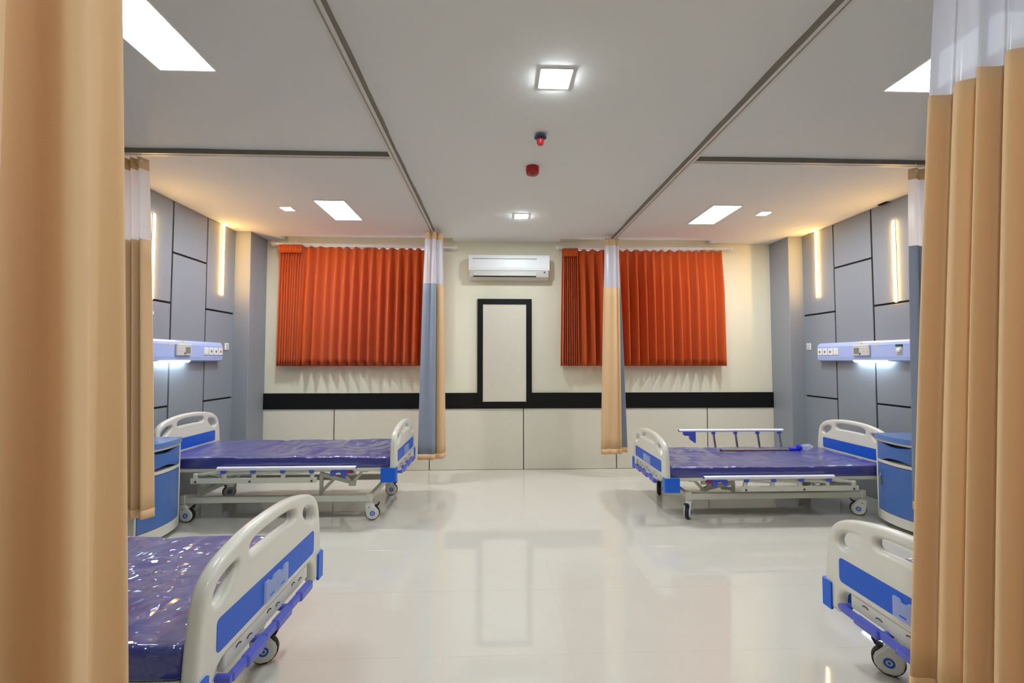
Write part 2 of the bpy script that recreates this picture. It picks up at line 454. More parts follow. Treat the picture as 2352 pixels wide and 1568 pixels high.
def wave(p0, p1, folds, amp, seed=0, jit=0.25, start=0.0):
    rnd = random.Random(seed); p0, p1 = Vector(p0), Vector(p1); d = p1-p0; nrm = Vector((-d.y, d.x)).normalized(); out = []
    m = folds*2
    for i in range(m+1):
        u = i/m + (rnd.uniform(-jit, jit)/m if 0 < i < m else 0)
        a = amp*(1 if i % 2 else -1)*rnd.uniform(0.7, 1.15)
        out.append(tuple(p0+d*u+nrm*(a+start)))
    return out
# big curtain close to the camera, mattress of the wrapped bed behind it
nl_t = [(-0.812, 0.880), (-0.780, 0.875), (-0.769, 0.858), (-0.775, 0.842), (-0.772, 0.812), (-0.748, 0.778), (-0.722, 0.742), (-0.752, 0.738), (-0.815, 0.752), (-0.845, 0.722), (-0.775, 0.682), (-0.718, 0.64), (-0.74, 0.60), (-0.81, 0.60), (-0.82, 0.565), (-0.75, 0.53), (-0.735, 0.49), (-0.80, 0.46), (-0.815, 0.43), (-0.75, 0.39), (-0.735, 0.35), (-0.80, 0.32)]
nl_b = [(x+0.014*(1 if x > -0.77 else -1)+0.006, y+0.150*max(0, (y-0.6)/0.3)) for x, y in nl_t]
privacy('privacy_curtain', 'big smooth beige curtain hiding the head of the plastic-wrapped bed', nl_t, nl_b, 200)
nr_t = wave((1.507, 0.86), (1.507, 1.412), 8, 0.032, 5, 0.45)
nr_b = wave((1.452, 0.90), (1.452, 1.572), 8, 0.036, 5, 0.45)
privacy('privacy_curtain', 'pleated beige curtain with a shiny net top hiding most of a bed', nr_t, nr_b, 260)
# gathered curtains at the window end of the long tracks
cl_t = [(x+0.030, y) for x, y in [(-0.855, 5.20), (-0.82, 5.17), (-0.785, 5.20), (-0.745, 5.175), (-0.735, 5.26), (-0.75, 5.50), (-0.70, 5.54), (-0.685, 5.45), (-0.680, 5.27), (-0.705, 5.235), (-0.735, 5.25)]]
cl_b = [(x+0.055, y) for x, y in [(-0.945, 5.17), (-0.90, 5.155), (-0.83, 5.165), (-0.765, 5.15), (-0.745, 5.26), (-0.76, 5.50), (-0.69, 5.54), (-0.66, 5.46), (-0.650, 5.25), (-0.69, 5.20), (-0.74, 5.215)]]
privacy('privacy_curtain', 'gathered hanging curtain with a grey-blue front and beige edge', cl_t, cl_b, 120)
cr_t = [(1.042*x, 1.042*y) for x, y in [(1.452, 5.20), (1.425, 5.22), (1.39, 5.19), (1.345, 5.215), (1.30, 5.195), (1.295, 5.235), (1.315, 5.29), (1.36, 5.30), (1.40, 5.285), (1.435, 5.275), (1.458, 5.265)]]
cr_b = [(1.042*x, 1.042*y) for x, y in [(1.455, 5.165), (1.42, 5.19), (1.375, 5.15), (1.31, 5.18), (1.24, 5.15), (1.225, 5.20), (1.25, 5.29), (1.33, 5.30), (1.42, 5.285), (1.50, 5.27), (1.55, 5.255)]]
privacy('privacy_curtain', 'gathered hanging curtain, beige front with a thin grey-blue edge, beside the bed with raised rail', cr_t, cr_b, 120)
# curtains on the cross tracks, pushed against the panelled walls
ll_t = wave((-2.605, 3.365), (-3.10, 3.365), 8, 0.030, 11, 0.2); ll_b = wave((-2.480, 3.355), (-3.09, 3.355), 8, 0.040, 11, 0.2)
privacy('privacy_curtain', 'beige curtain with white net top beside the cabinet, beige side showing', ll_t, ll_b, 160)
lr_t = [(3.235, 3.345), (3.275, 3.315), (3.315, 3.340), (3.362, 3.325), (3.372, 3.375), (3.350, 3.390), (3.400, 3.395), (3.440, 3.36), (3.415, 3.32), (3.380, 3.30), (3.44, 3.29), (3.50, 3.33), (3.56, 3.385), (3.62, 3.34), (3.68, 3.385), (3.74, 3.34), (3.80, 3.38)]
lr_b = [(3.165, 3.335), (3.215, 3.300), (3.265, 3.330), (3.322, 3.310), (3.345, 3.365), (3.330, 3.390), (3.390, 3.395), (3.430, 3.36), (3.400, 3.31), (3.350, 3.285), (3.43, 3.275), (3.50, 3.32), (3.56, 3.385), (3.62, 3.34), (3.68, 3.385), (3.74, 3.34), (3.80, 3.38)]
privacy('privacy_curtain', 'narrow curtain with grey-blue front hanging before the bedside cabinet beside the pleated curtain', lr_t[::1], lr_b[::1], 160)

# ================================================================== WINDOW CURTAINS
def rod(label, x0, x1, z0, z1, y):
    t = thing('curtain_rod', label, 'curtain rod', (x0, y, z0))
    L = Vector((x1-x0, 0, z1-z0)); bm = cyl(bmesh.new(), (0, 0, 0), L, 0.0185, 14); build('pole', bm, 'rail_white', t, True, 40)
    for p, s in ((Vector((0, 0, 0)), -1), (L, 1)):
        M = Matrix.Translation(p) @ Matrix.Rotation(s*PI/2, 4, 'Y')
        build('finial', lathe(bmesh.new(), [(0.0, 0.080), (0.016, 0.076), (0.029, 0.060), (0.032, 0.044), (0.026, 0.026), (0.016, 0.018), (0.022, 0.010), (0.022, -0.004), (0.0, -0.004)], 16, M), 'rail_white', t, True, 50)
    for u in (0.02, 0.98):
        p = L*u; bm = bmesh.new(); cyl(bm, (p.x, 0.0, p.z), (p.x, D-y, p.z), 0.008, 8); cyl(bm, (p.x, D-y-0.008, p.z), (p.x, D-y, p.z), 0.025, 12)
        build('bracket', bm, 'rail_white', t)
    return t
RY = 5.765
rod('white curtain rod with round ends over the orange curtains beside the grey-blue front curtain', -2.80, -0.575, 2.905, 2.880, RY)
rod('white curtain rod with round ends over the orange curtains beside the mostly beige curtain', 0.85, 3.055, 2.889, 2.892, RY)
def orange(label, x0t, x1t, x0b, x1b, zt0, zt1, zb, folds, amp, seed, stacked=False, y=RY-0.01):
    t = thing('window_curtain', label, 'curtain', ((x0b+x1b)/2, y, zb)); cx = (x0b+x1b)/2; rnd = random.Random(seed)
    n = folds*12+1; nz = 16; bm = bmesh.new(); rows = []
    jit = [rnd.uniform(-0.22, 0.22) for _ in range(folds+2)]; aj = [rnd.uniform(0.75, 1.2) for _ in range(folds+2)]
    def prof(u, w):
        f = u*folds; k = int(min(folds-1, math.floor(f))); ph = f-k
        # rounded saw-tooth: a broad face and a quick return
        s = math.sin(2*PI*ph) + 0.28*math.sin(4*PI*ph+0.5)
        return s*aj[k]*amp*w, jit[k]*(0.5-abs(ph-0.5))*2/folds*0.5
    for i in range(nz+1):
        v = i/nz; row = []
        w = (0.25+0.75*min(1, v/0.35)**0.8) if not stacked else (0.5+0.5*min(1, max(0, (v-0.05)/0.1)))
        for k in range(n):
            u = k/(n-1); dy, du = prof(u, w); uu = u+du*v
            xt = x0t+(x1t-x0t)*uu; xb = x0b+(x1b-x0b)*uu; ztop = zt0+(zt1-zt0)*uu
            scal = -0.022*(0.5-0.5*math.cos(2*PI*u*folds+0.7*math.sin(u*23))) if (i == 0 and not stacked) else 0
            row.append(bm.verts.new((xt+(xb-xt)*v**0.9-cx, dy, ztop-zb+(zb-ztop)*v+scal)))
        rows.append(row)
    for A, B in zip(rows[:-1], rows[1:]):
        for k in range(n-1): bm.faces.new((A[k], A[k+1], B[k+1], B[k]))
    o = build('cloth', bm, 'orange', t, True); md = o.modifiers.new('thickness', 'SOLIDIFY'); md.thickness = 0.004; md.offset = 0
    if stacked:      # pleated heading tape across the gathered part
        bm = bmesh.new(); m = folds*6; A = []; B = []
        for k in range(m+1):
            u = k/m; xx = x0t+(x1t-x0t)*u-cx; yy = -amp*0.9-0.006+0.004*math.sin(u*folds*2*PI)
            A.append(bm.verts.new((xx, yy, zt0-zb))); B.append(bm.verts.new((xx, yy-0.003, zt0-zb-0.105)))
        for k in range(m): bm.faces.new((A[k], A[k+1], B[k+1], B[k]))
        o = build('heading', bm, 'orange', t, True); md = o.modifiers.new('thickness', 'SOLIDIFY'); md.thickness = 0.006; md.offset = 0
    for k in range(folds+1):
        u = min(0.99, max(0.01, k/folds)); xx = x0t+(x1t-x0t)*u-cx; zz = zt0+(zt1-zt0)*u-zb
        bm = bmesh.new(); tube(bm, [(xx+0.001, 0.01+0.020*math.cos(a*PI/5), zz+0.034+0.024*math.sin(a*PI/5)) for a in range(11)], 0.0022, 6)
        build('ring', bm, 'rail_white', t)
    return t
orange('gathered dark orange curtain bunch at the outer end of the rod beside the grey pillar', -2.755, -2.46, -2.775, -2.50, 2.884, 2.880, 1.345, 9, 0.040, 3, True)
orange('wide orange pleated curtain drawn across the window beside the grey-blue front curtain', -2.455, -0.76, -2.50, -0.78, 2.874, 2.855, 1.345, 15, 0.062, 4, y=RY-0.02)
orange('gathered orange curtain bunch on the rod end nearest the air conditioner', 0.865, 1.06, 0.838, 1.075, 2.866, 2.866, 1.345, 8, 0.040, 5, True)
orange('wide orange pleated curtain drawn across the window beside the mostly beige curtain', 1.045, 2.975, 1.065, 2.995, 2.864, 2.868, 1.345, 17, 0.062, 6, y=RY-0.02)

# ================================================================== CEILING THINGS
def panel_light(label, x, y, loc_only=False):
    w, l = 0.287, 0.597
    t = thing('ceiling_panel_light', label, 'ceiling light', (x+w/2, y+l/2, H), group='flat panel lights over the beds')
    bm = bmesh.new()
    for lo, hi in (((-w/2-0.012, -l/2-0.012), (w/2+0.012, -l/2)), ((-w/2-0.012, l/2), (w/2+0.012, l/2+0.012)), ((-w/2-0.012, -l/2), (-w/2, l/2)), ((w/2, -l/2), (w/2+0.012, l/2))):
        box(bm, (lo[0], lo[1], -0.008), (hi[0], hi[1], 0.001))
    build('frame', bm, 'plastic_white', t); build('diffuser', bx((-w/2, -l/2, -0.005), (w/2, l/2, 0.0)), 'panel_light', t)
panel_light('bright panel light over the bed with both side rails folded', -1.782, 4.382)
panel_light('bright panel light over the bed with one side rail raised', 2.200, 4.384)
panel_light('bright panel light over the plastic-wrapped bed by the big curtain', -1.800, 1.805)
panel_light('bright panel light over the bed half hidden by the pleated curtain', 2.243, 1.850)
def down_light(label, x, y, s=0.135, m='down_light', dz=0.010, end=''):
    t = thing('square_downlight'+end, label, 'ceiling light', (x, y, H), group='small square downlights')
    bm = bmesh.new(); a, b = s/2, s/2+0.012
    for lo, hi in (((-b, -b), (b, -a)), ((-b, a), (b, b)), ((-b, -a), (-a, a)), ((a, -a), (b, a))): box(bm, (lo[0], lo[1], -0.006), (hi[0], hi[1], 0.001))
    build('trim', bm, 'plastic_white', t); build('lens'+end, bx((-a, -a, -dz), (a, a, 0.0), 0.002, 1), m, t)
down_light('small square downlight in the aisle ceiling before the sprinkler', 0.325, 2.41, 0.15)
down_light('small square downlight in the aisle ceiling near the air conditioner', 0.272, 4.79, 0.13)
down_light('small square downlight in the aisle ceiling by the door', 0.325, 0.03, 0.15, end='_offscreen')
down_light('small downlight beside the panel light over the bed with folded rails', -2.155, 4.64, 0.10, 'bay_light', 0.007)
down_light('small downlight beside the panel light over the bed with raised rail', 2.853, 4.615, 0.10, 'bay_light', 0.007)
# sprinkler and heat detector
t = thing('fire_sprinkler', 'small ceiling sprinkler with a navy plate and red cap', 'sprinkler', (0.305, 3.03, H))
build('plate', lathe(bmesh.new(), [(0.014, 0.001), (0.016, -0.012), (0.040, -0.016), (0.043, -0.024), (0.020, -0.030), (0.0, -0.030)], 20), 'navy', t, True, 40)
build('cap', lathe(bmesh.new(), [(0.010, -0.028), (0.024, -0.036), (0.026, -0.058), (0.018, -0.074), (0.0, -0.078)], 18), 'red_bulb', t, True, 40)
t = thing('heat_detector', 'round red detector fixed to the aisle ceiling', 'detector', (0.293, 3.555, H))
build('body', lathe(bmesh.new(), [(0.052, 0.001), (0.054, -0.030), (0.050, -0.056), (0.044, -0.062), (0.0, -0.062)], 28), 'red_plastic', t, True, 35)
bm = bmesh.new(); box(bm, (-0.020, -0.030, -0.065), (0.018, -0.012, -0.061)); build('slot', bm, 'dark', t)
build('lamp', lathe(bmesh.new(), [(0.005, -0.061), (0.005, -0.066), (0.0, -0.068)], 10, Matrix.Translation((-0.012, 0.03, 0))), 'plastic_white', t)
# chipped dark hole at the ceiling edge of the panelled wall
pts = [(-0.11, -0.012), (-0.05, -0.022), (0.02, -0.026), (0.075, -0.03), (0.09, -0.006), (0.03, 0.0), (-0.06, 0.0)]
t = thing('cable_hole', 'ragged dark cable hole at the ceiling edge above the right wall light strip', 'hole', (XR-0.001, 4.27, H))
t['label'] = 'ragged dark cable hole at the ceiling edge above a wall light strip'
build('gap', prism(bmesh.new(), [(y, -0.001+0.2*z) for y, z in [(0.55*p, q) for p, q in pts]], 'x', -0.040, 0.0), 'dark', t)  # solid piece, the hole's shade is put into its dark colour
build('cable', tube(bmesh.new(), [(-0.03, 0.045, -0.006), (-0.025, 0.015, -0.011), (-0.02, -0.02, -0.010), (-0.012, -0.05, -0.004)], 0.005, 8), 'dark', t)

# ================================================================== WALL THINGS
# air conditioner
ax0, ax1, az0, az1, ad = -0.352, 0.685, 2.463, 2.762, 0.20
t = thing('air_conditioner', 'white split air conditioner on the cream wall', 'air conditioner', ((ax0+ax1)/2, D, az0)); hw = (ax1-ax0)/2; ah = az1-az0
prof = [(0.0, 0.0), (-0.10, 0.0), (-0.160, 0.024), (-0.165, 0.028), (-0.170, 0.040), (-0.185, 0.085), (-0.186, 0.10), (-0.175, ah), (0.0, ah)]
slotted = [(0.0, 0.0), (-0.10, 0.0), (-0.160, 0.024), (-0.10, 0.026), (-0.10, 0.040), (-0.170, 0.040), (-0.185, 0.085), (-0.186, 0.10), (-0.175, ah), (0.0, ah)]
bm = prism(bmesh.new(), prof, 'x', -hw+0.012, -hw+0.06); prism(bm, slotted, 'x', -hw+0.06, hw-0.17); prism(bm, prof, 'x', hw-0.17, hw-0.012); build('body', bm, 'ac_grey', t)
lower = [(-0.02, 0.105), (-0.195, 0.105), (-0.204, 0.14), (-0.2006, ah-0.051), (-0.02, ah-0.051)]
upper = [(-0.02, ah-0.041), (-0.2003, ah-0.041), (-0.200, ah-0.03), (-0.185, ah+0.004), (-0.02, ah+0.004)]
bm = prism(bmesh.new(), lower, 'x', -hw, hw); prism(bm, upper, 'x', -hw, hw)
fill = [(-0.02, ah-0.052), (-0.2006, ah-0.052), (-0.2003, ah-0.040), (-0.02, ah-0.040)]
prism(bm, fill, 'x', -hw, -hw+0.05); prism(bm, fill, 'x', hw-0.16, hw)
cv = build('cover', bm, 'ac_white', t)
bm = bmesh.new()
for k in range(5): bar(bm, (-hw+0.045+k*0.010, -0.2045, 0.132), (-hw+0.050+k*0.010, -0.2045, 0.132+0.010*(1 if k in (0, 2) else 0.6)), 0.002, 0.003)
build('logo', bm, 'device_grey', cv)
build('flap', bar(bmesh.new(), (-hw+0.06, -0.1795, 0.068), (hw-0.17, -0.1795, 0.068), 0.010, 0.058), 'ac_grey', t)
build('sensor', cyl(bmesh.new(), (hw-0.065, -0.18, 0.083), (hw-0.065, -0.1905, 0.085), 0.009, 12), 'dark', t)

def strip_light(label, x, y, z0, z1, s):
    t = thing('wall_light_strip', label, 'light strip', (x, y, z0), group='warm wall light strips'); L = z1-z0
    build('channel', bx((-0.006, -0.014, 0), (0.006, 0.014, L), 0.001), 'plastic_white', t)
    build('tube', bx((s*0.004, -0.011, 0.004), (s*0.016, 0.011, L-0.004), 0.003), 'strip_light', t)
strip_light('warm light strip reaching the ceiling beside the pillar and the folded-rail bed', XL, 5.237, 2.165, H-0.004, 1)
strip_light('warm light strip on the grey panels near the beige net-topped curtain', XL, 4.19, 1.975, 2.775, 1)
strip_light('warm light strip reaching the ceiling beside the pillar and the raised-rail bed', XR, 5.230, 2.170, H-0.004, -1)
strip_light('warm light strip on the grey panels below the ragged cable hole', XR, 4.177, 1.980, 2.785, -1)

def make_headunit(label, wallx, s, outlet_lbl):
    # local frame: X = out of the wall into the room (s), Y = world Y
    t = thing('bedhead_unit', label, 'bedhead unit', (wallx, 4.447, 1.408)); hl = 0.725
    pr = [(0, 0.02), (0.045, 0.0), (0.066, 0.012), (0.070, 0.045), (0.070, 0.160), (0.058, 0.190), (0.040, 0.208), (0, 0.208)]
    bm = prism(bmesh.new(), [(s*a, b) for a, b in pr], 'y', -hl, hl)
    build('housing', bm, 'unit_blue', t)
    for z in (0.045, 0.163): build('groove', bx((min(s*0.066, s*0.0712), -hl+0.003, z-0.002), (max(s*0.066, s*0.0712), hl-0.003, z+0.002)), 'unit_blue', t)
    def plate(name, y0, y1, z0, z1, d, m, bev=0.003, par=None):
        a, b = s*0.068, s*(0.070+d)
        return build(name, bx((min(a, b), y0, z0), (max(a, b), y1, z1), bev), m, par or t)
    ye = hl-0.012
    for k in range(4):
        y1 = ye-k*0.082; q = plate('socket' if k < 3 else 'switch', y1-0.070, y1, 0.068, 0.148, 0.008, 'plastic_white')
        if k < 3:
            M = Matrix.Translation((s*0.078, y1-0.035, 0.107)) @ Matrix.Rotation(s*PI/2, 4, 'Y')
            build('socket_hole', lathe(bmesh.new(), [(0.014, -0.004), (0.014, 0.0015), (0.0, 0.0015)], 16, M), 'screen_grey', q)
        else: plate('rocker', y1-0.054, y1-0.016, 0.080, 0.136, 0.012, 'plastic_white', 0.002, q)
    # gas monitor box
    yc = 0.075; q = plate('monitor', yc-0.105, yc+0.105, 0.058, 0.172, 0.022, 'device_grey', 0.006)
    plate('screen', yc+0.015 if s < 0 else yc+0.015, yc+0.085, 0.078, 0.142, 0.0235, 'screen_grey', 0.001, q)
    for a in range(2):
        for b in range(2): plate('button', yc-0.045-a*0.034, yc-0.025-a*0.034, 0.098+b*0.030, 0.112+b*0.030, 0.025, 'ac_grey', 0.002, q)
    bm = bmesh.new(); bar(bm, (s*0.0935, yc-0.002, 0.086), (s*0.0935, yc+0.014, 0.070), 0.003, 0.010); build('pointer', bm, 'dark', q)
    # oxygen outlet with a green label
    y0 = -0.355; q = plate('gas_outlet', y0-0.030, y0+0.030, 0.068, 0.160, 0.006, 'sticker'); q.data = q.data.copy(); q.data.materials[0] = MATS['device_grey']
    plate('green_label', y0-0.034, y0+0.034, 0.142, 0.164, 0.009, 'green_label', 0.001, q)
    M = Matrix.Translation((s*0.076, y0, 0.107)) @ Matrix.Rotation(s*PI/2, 4, 'Y')
    build('valve', lathe(bmesh.new(), [(0.022, 0), (0.022, 0.010), (0.012, 0.016), (0.0, 0.016)], 18, M), 'plastic_white', q, True, 40)
    for yy, zz in ((0.10, 0.185), (-0.105, 0.160)): 
        a = s*(0.0625 if zz > 0.18 else 0.0702); bm = bmesh.new(); cyl(bm, (a-0.004*s, yy, zz), (a+0.002*s, yy, zz), 0.014, 14); build('sticker', bm, 'sticker', t)
    # reading lamp under the housing
    build('lamp_lens', prism(bmesh.new(), [(-0.21, 0.006), (-0.185, -0.010), (0.185, -0.010), (0.21, 0.006)], 'x', min(s*0.014, s*0.060), max(s*0.014, s*0.060)), 'lamp_light', t)
make_headunit('pale blue bedhead unit with sockets and lit lamp over the folded-rail bed', XL, 1, None)
make_headunit('pale blue bedhead unit with green-labelled gas outlet over the raised-rail bed', XR, -1, None)
def wall_switch(label, x, y, z, s):
    t = thing('wall_switch', label, 'switch', (x, y, z), group='small wall switches')
    q = build('plate', bx((min(0, s*0.010), -0.038, -0.042), (max(0, s*0.010), 0.038, 0.042), 0.004), 'plastic_white', t)
    for zz in (-0.016, 0.016): build('rocker', bx((min(s*0.008, s*0.014), -0.024, zz-0.013), (max(s*0.008, s*0.014), 0.024, zz+0.013), 0.002), 'device_grey', q)
wall_switch('small white wall switch beside the bedhead unit over the folded-rail bed', XL, 5.355, 1.578, 1)
wall_switch('small white wall switch beside the bedhead unit with the green label', XR, 5.405, 1.586, -1)
t = thing('wall_bracket', 'tiny white plate on the grey panels below a light strip', 'bracket', (XL, 4.175, 1.855))
build('plate', bx((0, -0.045, -0.016), (0.012, 0.045, 0.016), 0.003), 'plastic_white', t); build('pin', cyl(bmesh.new(), (0.01, 0.02, 0), (0.022, 0.02, 0), 0.005, 8), 'plastic_white', t)

# ================================================================== BEDS
HB = 0.472
def board_shape():
    half = [(0.0, 0.478), (0.10, 0.475), (0.20, 0.465), (0.30, 0.445), (0.36, 0.424), (0.405, 0.393), (0.432, 0.352), (0.446, 0.30), (0.458, 0.22), (0.466, 0.14), (HB, 0.06)]
    top = catmull(half, 5)
    low = [(HB, 0.004), (HB-0.006, 0.0), (0.392, 0.0), (0.384, 0.008), (0.380, 0.055)]
    for k in range(1, 7):
        a = k/6*PI/2; low.append((0.318+0.062*math.cos(a), 0.055+0.060*math.sin(a)))
    right = top+low
    left = [(-y, z) for y, z in right[::-1]]
    out = left+right[1:]
    slot = catmull([(-0.165, 0.372), (-0.08, 0.374), (0.08, 0.374), (0.165, 0.372), (0.185, 0.392), (0.165, 0.418), (0.08, 0.430), (-0.08, 0.430), (-0.165, 0.418), (-0.185, 0.392)], 5, True)
    tri = [(0.262, 0.388), (0.31, 0.386), (0.362, 0.366), (0.388, 0.330), (0.378, 0.304), (0.345, 0.300), (0.300, 0.325), (0.262, 0.362)]
    tr = catmull(tri, 4, True); tl = [(-y, z) for y, z in tr[::-1]]
    return out, [slot, tr, tl]
def rrect(y0, y1, z0, z1, r, n=4):
    pts = []
    for cx, cz, a0 in ((y1-r, z1-r, 0), (y0+r, z1-r, PI/2), (y0+r, z0+r, PI), (y1-r, z0+r, 3*PI/2)):
        for k in range(n+1): a = a0+k/n*PI/2; pts.append((cx+r*math.cos(a), cz+r*math.sin(a)))
    return pts
_o, _h = board_shape()
_bm = curve_board(_o, _h, 0.050, 0.017); _bm.faces.ensure_lookup_table()
BOARD = bpy.data.meshes.new('board'); _bm.to_mesh(BOARD); _bm.free(); BOARD.materials.append(MATS['bed_white'])
for p in BOARD.polygons: p.use_smooth = True
BOARD.set_sharp_from_angle(angle=math.radians(50))
CAST = {}
def caster(parent, x, y, zt, ang):
    """swivel caster: moulded white housing over a dark tyre, blue ring, brake pedal; ang turns the trailing side"""
    first = not CAST
    if first:
        R = 0.0625; cx = 0.030
        bm = bmesh.new()
        pts = []
        for k in range(15):
            a = math.radians(-62+k*(236)/14); pts.append((cx+0.0585*math.cos(a), R+0.0585*math.sin(a)))
        pts = [(cx+0.056*math.cos(math.radians(a)), R+0.056*math.sin(math.radians(a))) for a in (-70, -45, -20, 5, 30, 55)]
        pts += [(0.034, 0.142), (0.022, 0.152), (-0.026, 0.152), (-0.034, 0.140)]
        pts += [(cx+0.056*math.cos(math.radians(a)), R+0.056*math.sin(math.radians(a))) for a in (178, 205, 230, 255)]
        prism(bm, pts, 'y', -0.028, 0.028)
        bmesh.ops.bevel(bm, geom=[e for e in bm.edges if abs(e.verts[0].co.y-e.verts[1].co.y) < 1e-6], offset=0.008, segments=2, affect='EDGES')
        cyl(bm, (0, 0, 0.150), (0, 0, 0.158), 0.027, 16); cyl(bm, (0, 0, 0.156), (0, 0, zt), 0.016, 12)
        c = build('caster', bm, 'caster_white', parent, True, 35)
        My = Matrix.Translation((cx, 0, R)) @ Matrix.Rotation(PI/2, 4, 'X')
        build('tyre', lathe(bmesh.new(), [(0.050, -0.019), (0.060, -0.017), (R, -0.009), (R, 0.009), (0.060, 0.017), (0.050, 0.019)], 28, My), 'rubber', c, True, 40)
        for s in (-1, 1):
            M2 = Matrix.Translation((cx, s*0.0278, R)) @ Matrix.Rotation(-s*PI/2, 4, 'X')
            build('hub_ring', lathe(bmesh.new(), [(0.013, 0.0), (0.013, 0.0025), (0.021, 0.0025), (0.021, 0.0)], 22, M2), 'bed_blue', c)
            build('hub_cap', lathe(bmesh.new(), [(0.006, 0.0), (0.006, 0.0025), (0.0, 0.0025)], 12, M2), 'bed_blue', c)
            M3 = Matrix.Translation((cx-0.028, s*0.0278, R+0.055)) @ Matrix.Rotation(-s*PI/2, 4, 'X')
            build('screw', lathe(bmesh.new(), [(0.005, 0.0), (0.005, 0.002), (0.0, 0.002)], 10, M3), 'dark_mark', c)
        bm = bmesh.new(); bar(bm, (0.036, 0, 0.118), (0.080, 0, 0.128), 0.036, 0.010, 0.003); bar(bm, (0.074, 0, 0.126), (0.088, 0, 0.150), 0.040, 0.010, 0.003)
        build('brake_pedal', bm, 'rubber', c)
        CAST['c'] = c
    else:
        c = dup(CAST['c'], parent)
    c.location = (x, y, 0); c.rotation_euler = (0, 0, ang)
    return c
def side_rail(parent, hb, ysign, up):
    """fold-down safety rail; y sign tells the side of the bed"""
    y = ysign*0.478; zl0 = hb+0.004; zl1 = hb+0.048; pivx = [0.82, 1.075, 1.33, 1.585]
    r = build('side_rail', bx((0.670, y-0.011, zl0), (1.735, y+0.011, zl1), 0.003), 'frame_white', parent)
    tag(r, 'folded-up side rail' if up else 'side rail folded down')
    for px in (0.71, 1.235, 1.69): 
        M = Matrix.Translation((px, y+ysign*0.011, (zl0+zl1)/2-0.006)) @ Matrix.Rotation(-ysign*PI/2, 4, 'X')
        build('bolt', lathe(bmesh.new(), [(0.009, 0), (0.009, 0.004), (0.0, 0.005)], 10, M), 'dark_mark', r)
    lug = [0.745+0.03, 1.03, 1.29, 1.545, 1.73]
    if up: shift, zt = -0.03, hb+0.385
    else:  shift, zt = -0.16, hb+0.132
    tops = [p+shift for p in pivx]
    # brackets on the lower bar
    for p in ([0.71, 0.955, 1.205, 1.455, 1.695]): build('bracket', bx((p-0.016, y-0.014, zl1-0.012), (p+0.016, y+0.014, zl1+0.042), 0.004), 'frame_white', r)
    x0, x1 = (0.522, 1.690) if up else (0.330, 1.500)
    yt = y+ysign*0.018
    bm = bmesh.new(); prism(bm, [(yt+0.022*math.cos(a*PI/8), zt+0.017*math.sin(a*PI/8)) for a in range(16)], 'x', x0, x1)
    tb = build('top_bar', bm, 'aluminium', r, True, 40)
    for e, d in ((x0, -1), (x1, 1)): build('end_cap', prism(bmesh.new(), [(yt+0.019*math.cos(a*PI/6), zt+0.011*math.sin(a*PI/6)) for a in range(12)], 'x', e-0.004, e+0.004), 'crank_blue' if d < 0 else 'frame_white', r)
    hx = [0.907, 1.154, 1.404, 1.649] if up else [0.71, 0.955, 1.205, 1.455]
    for k, p in enumerate(hx):
        build('pivot', bx((p-0.019, yt-0.016, zt-0.042), (p+0.019, yt+0.012, zt-0.006), 0.006, 2), 'latch_blue', r)
        q = (p+0.030, y, zl1+0.02) if up else (min(p+0.262, 1.695), y-ysign*0.004, zl1+0.030)
        build('post', bar(bmesh.new(), (p, yt-ysign*0.004, zt-0.030), q, 0.014, 0.022, 0.004), 'steel' if up else 'frame_white', r)
    # latch with a red button at the foot end
    lx = x0+0.07 if up else x0+0.045
    if up: pts = [(lx-0.03, zt-0.010), (lx-0.03, zt-0.040), (lx+0.035, zt-0.045), (lx+0.045, zt-0.095), (lx+0.095, zt-0.130), (lx+0.105, zt-0.130), (lx+0.105, zt-0.010)]
    else: pts = [(lx-0.010, zt-0.010), (lx-0.005, zt-0.036), (lx+0.030, zt-0.040), (lx+0.045, zt-0.085), (lx+0.070, zt-0.088), (lx+0.088, zt-0.045), (lx+0.130, zt-0.044), (lx+0.145, zt-0.072), (lx+0.172, zt-0.072), (lx+0.178, zt-0.034), (lx+0.150, zt-0.010)]
    build('latch', prism(bmesh.new(), pts, 'y', y-0.013, y+0.017), 'latch_blue', r)
    build('button', bx((lx-0.018, y-0.010, zt-(0.052 if up else 0.050)), (lx+0.034, y+0.0185 if ysign > 0 else y+0.012, zt-0.032), 0.003) if ysign > 0 else bx((lx-0.018, y-0.0185, zt-0.052), (lx+0.034, y+0.010, zt-0.032), 0.003), 'button_red', r)
    return r
